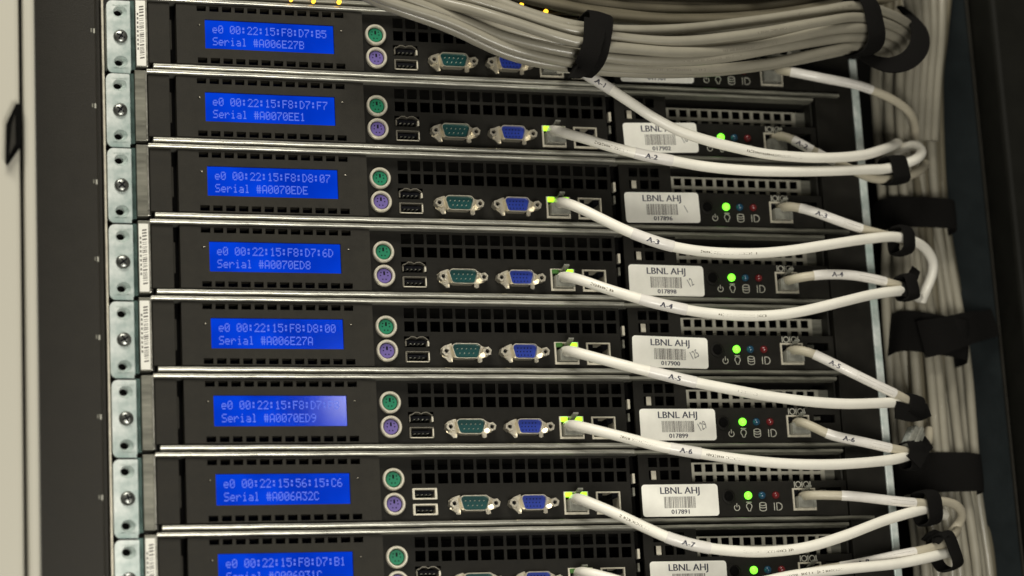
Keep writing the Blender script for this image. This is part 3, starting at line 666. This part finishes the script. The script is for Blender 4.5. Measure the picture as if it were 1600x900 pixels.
for j in range(8):
    yy = 33 - 6*j + (j % 3)*3
    D = -34 + 4*j
    p = [(700+40*j, -50-4*j, D), (800+22*j, yy-42, D), (880, yy-22+j, D), (960, yy-6, D), (1060, yy+3*math.sin(j), D), (1180, yy-2, D), (1280, yy-12-2*j, D), (1380, yy-34-3*j, D+8), (1440, yy-60, D+14)]
    cable('bundle_cable', f'shaded beige cable behind the top bundle, {ORD[j]} counted from below', p, 3.2, 'bundledark', group='shaded cables behind the top bundle')

# upright bundle on the right
rnd = random.Random(11)
def column(j, n, lay):
    t = j/(n-1)
    def X(y):
        ys = [-40, 60, 120, 200, 300, 360, 450, 560, 700, 780, 860, 940]; L = [1375, 1374, 1366, 1368, 1376, 1385, 1385, 1392, 1402, 1420, 1430, 1436]; R = [1478, 1468, 1462, 1465, 1472, 1477, 1492, 1508, 1522, 1530, 1545, 1552]
        return np.interp(y, ys, L) + (np.interp(y, ys, R) - np.interp(y, ys, L))*t
    P_ = []
    ph = rnd.random()*6
    for y in range(-60 if lay != 0 else 66, 990, 58):
        Y = (26 if lay == 0 else 33) + 7*math.sin(ph + y/160) + 4*(abs(t-.5)*2)**2*3
        P_.append((X(y) + 2.6*math.sin(ph*2 + y/95) + (3.5 if lay else 0), y, Y))
    return P_
N0, N1 = 11, 10
for j in range(N0): cable('bundle_cable', f'upright beige cable on the right, {ORD[j].replace("lowest", "first")} from the left in the front layer', column(j, N0, 0), 2.9 + .3*rnd.random(), 'bundle', group='upright cables of the right bundle')
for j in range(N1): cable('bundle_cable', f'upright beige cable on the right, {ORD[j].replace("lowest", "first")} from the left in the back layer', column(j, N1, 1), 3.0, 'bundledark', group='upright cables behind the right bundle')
for j in range(5):
    cable('bundle_cable', f'blurred beige cable rising to the top right corner, {ORD[j].replace("lowest", "first")} from the left', [(1412+15*j, -40, 14), (1420+13*j, 10, 12), (1426+11*j, 60, 12), (1420+11*j, 130, 16), (1415+11*j, 220, 20)], 3.1, 'bundle', group='cables rising at the top right')

# ------------------------------------------------------------------ hook and loop straps
def band(b, c, ax, rad_a, rad_b, va, vb, w, th, k='velcro', n=40, seed=0, a0=0, a1=360):
    rnd = random.Random(seed); c = Vector(c); ax = Vector(ax).normalized(); va = Vector(va); va = (va - ax*va.dot(ax)).normalized(); vb = ax.cross(va)
    m = 6; v = []; f = []; closed = (a1-a0) >= 360; N = n if closed else n+1
    ph = rnd.random()*6
    for i in range(N):
        a = math.radians(a0 + (a1-a0)*i/n); sg = lambda q_: math.copysign(abs(q_)**.62, q_); d = va*sg(math.cos(a))*rad_a + vb*sg(math.sin(a))*rad_b; nr = d.normalized()
        wob = .35*math.sin(3*a+ph)
        for j in range(m+1):
            t = -1 + 2*j/m; v.append(c + d + nr*(wob + rnd.uniform(-.12, .12) - .5*t*t) + ax*(t*w/2*(1+.04*math.sin(2*a+ph)) + rnd.uniform(-.15, .15)))
        for j in range(m+1):
            t = 1 - 2*j/m; v.append(c + d + nr*(wob - th) + ax*(t*w/2))
    q = 2*(m+1)
    for i in range(N if closed else N-1):
        ii = (i+1) % N
        for j in range(q): jj = (j+1) % q; f.append((i*q+j, ii*q+j, ii*q+jj, i*q+jj))
    if not closed: f.append(tuple(range(q))); f.append(tuple((N-1)*q + j for j in range(q-1, -1, -1)))
    b.add(v, f, k)
def strap(name, label, px, py, Y, axis, ra, rb, w, th=1.6, tail=None, group='small black cable ties', seed=1, va=(0, -1, 0), lumps=()):
    c = at(px, py, Y); t = thing(name, label, 'strap', c, group); b = MB(); band(b, (0, 0, 0), axis, ra, rb, va, None, w, th, seed=seed)
    link('loop', b.mesh('strap_loop', smooth=True), t)
    if tail:
        b = MB(); P_ = [at(*p) - c for p in tail]; P_ = spline(P_, 2.0); ax = Vector(axis).normalized(); v = []; f = []
        rnd = random.Random(seed)
        for i, p in enumerate(P_):
            ww = w*(.46 - .12*(i/len(P_)))
            T = (P_[min(i+1, len(P_)-1)] - P_[max(i-1, 0)]).normalized(); nn = Vector((0, -1, 0)); sd = T.cross(nn).normalized()
            for s1, s2 in ((-1, 0), (0, .3), (1, 0), (1, -1.6), (-1, -1.6)): v.append(p + sd*s1*ww + nn*(s2 + 0) + sd*rnd.uniform(-.25, .25))
        for i in range(len(P_)-1):
            for j in range(5): q = (j+1) % 5; f.append((i*5+j, (i+1)*5+j, (i+1)*5+q, i*5+q))
        f.append((0, 1, 2, 3, 4)); f.append(tuple((len(P_)-1)*5 + j for j in (4, 3, 2, 1, 0)))
        b.add(v, f, 'velcro'); link('strap_end', b.mesh('strap_end', smooth=True), t)
    return t
# on the top bundle
strap('cable_strap', 'black hook and loop strap round the top bundle above the A-1 cable', 922, 68, -64, (1, 0, -.22), 17, 18, 14, seed=3, group='black straps on the top bundle', tail=[(930,30,-80),(928,60,-83),(920,88,-82),(908,106,-76),(892,112,-66)])
strap('cable_strap', 'black hook and loop strap round the top bundle near the upper right corner', 1343, 42, -46, (1, .25, .12), 15, 18.5, 13, seed=4, group='black straps on the top bundle')
# big drooping loop under the corner
c = at(1400, 70, -16); t = thing('cable_strap', 'wide drooping black strap cradling the cables where the bundle turns down', 'strap', c, 'black straps on the top bundle')
b = MB(); pts = spline([at(*p) - c for p in ((1340,78,-40),(1360,92,-46),(1390,101,-50),(1418,94,-50),(1436,74,-46),(1438,48,-34),(1424,26,-18),(1408,10,-2))], 2.5)
v = []; f = []
for i, p in enumerate(pts):
    T = (pts[min(i+1, len(pts)-1)] - pts[max(i-1, 0)]).normalized(); sd = T.cross(Vector((0, -1, .15))).normalized(); nn = T.cross(sd).normalized()
    u_ = i/(len(pts)-1); w = 3.0 + 3.4*math.sin(math.pi*min(1, u_*1.05)); 
    for a, h in ((-1, 0), (0, .8), (1, 0), (1, -1.5), (-1, -1.5)): v.append(p + sd*a*w - nn*h)
for i in range(len(pts)-1):
    for j in range(5): q = (j+1) % 5; f.append((i*5+j, (i+1)*5+j, (i+1)*5+q, i*5+q))
b.add(v, f, 'velcro'); link('loop', b.mesh('drooping_strap', smooth=True), t)
# wide straps on the upright bundle
G2 = 'wide black straps on the upright bundle'
strap('cable_strap', 'wide black strap round the upright bundle, the uppermost of the wide ones', 1428, 341, 31, (.0, 0, 1), 17, 26.5, 20, seed=5, group=G2)
strap('cable_strap', 'wide black strap round the upright bundle with its end stuck out over the side panel', 1448, 531, 31, (.14, 0, 1), 18, 25.5, 26, seed=6, group=G2, tail=[(1440,530,9),(1480,522,10),(1515,512,20),(1540,507,34),(1556,504,40)])
strap('cable_strap', 'wide black strap round the upright bundle, the lowest of the wide ones', 1468, 744, 31, (.0, 0, 1), 18, 27, 24, seed=7, group=G2)
# small ties where the patch cables meet
G3 = 'small black ties gathering the patch cables'
for k, (px, py, ax, ra, rb, w, nm, tail) in enumerate((
    (1396, 267, (1, .2, .1), 8.5, 9, 13, 'A-2', None), (1408, 376, (1, .3, -.05), 8, 9.5, 9, 'A-3', None), (1416, 450, (1, .3, .1), 7, 8.5, 9, 'A-4', [(1412,462,-18),(1424,440,-16),(1432,420,-10)]),
    (1422, 634, (1, .3, -.2), 8, 6.5, 12, 'A-5', [(1400,640,-24),(1430,646,-20),(1452,640,-12)]), (1424, 712, (1, .3, .1), 7, 9, 12, 'A-6', [(1428,722,-24),(1440,704,-20),(1452,690,-12)]),
    (1448, 793, (1, .3, .1), 8, 11, 11, 'A-7', None), (1476, 862, (1, .4, .3), 9, 12, 10, 'A-8', [(1476,842,-24),(1460,838,-16),(1448,846,-8)]))):
    strap('cable_tie', f'small black hook and loop tie gathering the end of the {nm} patch cable', px, py, -15, ax, ra, rb, w, 1.5, tail, G3, seed=20+k)
# spare clear plug hanging at the ties
p = at(1428, 682, -14)
t = thing('loose_plug', 'clear plastic plug hanging below the tie of the A-5 cable', 'plug', p)
b = MB(); b.box(-4.5, 4.5, -4, 4, -9, 5, 'clear'); b.box(-1.6, 1.6, -5.5, -4, -7, 6, 'clear'); o_ = link('plug_body', b.mesh('plug_body'), t, None, .8); t.rotation_euler = (0, .6, .3)
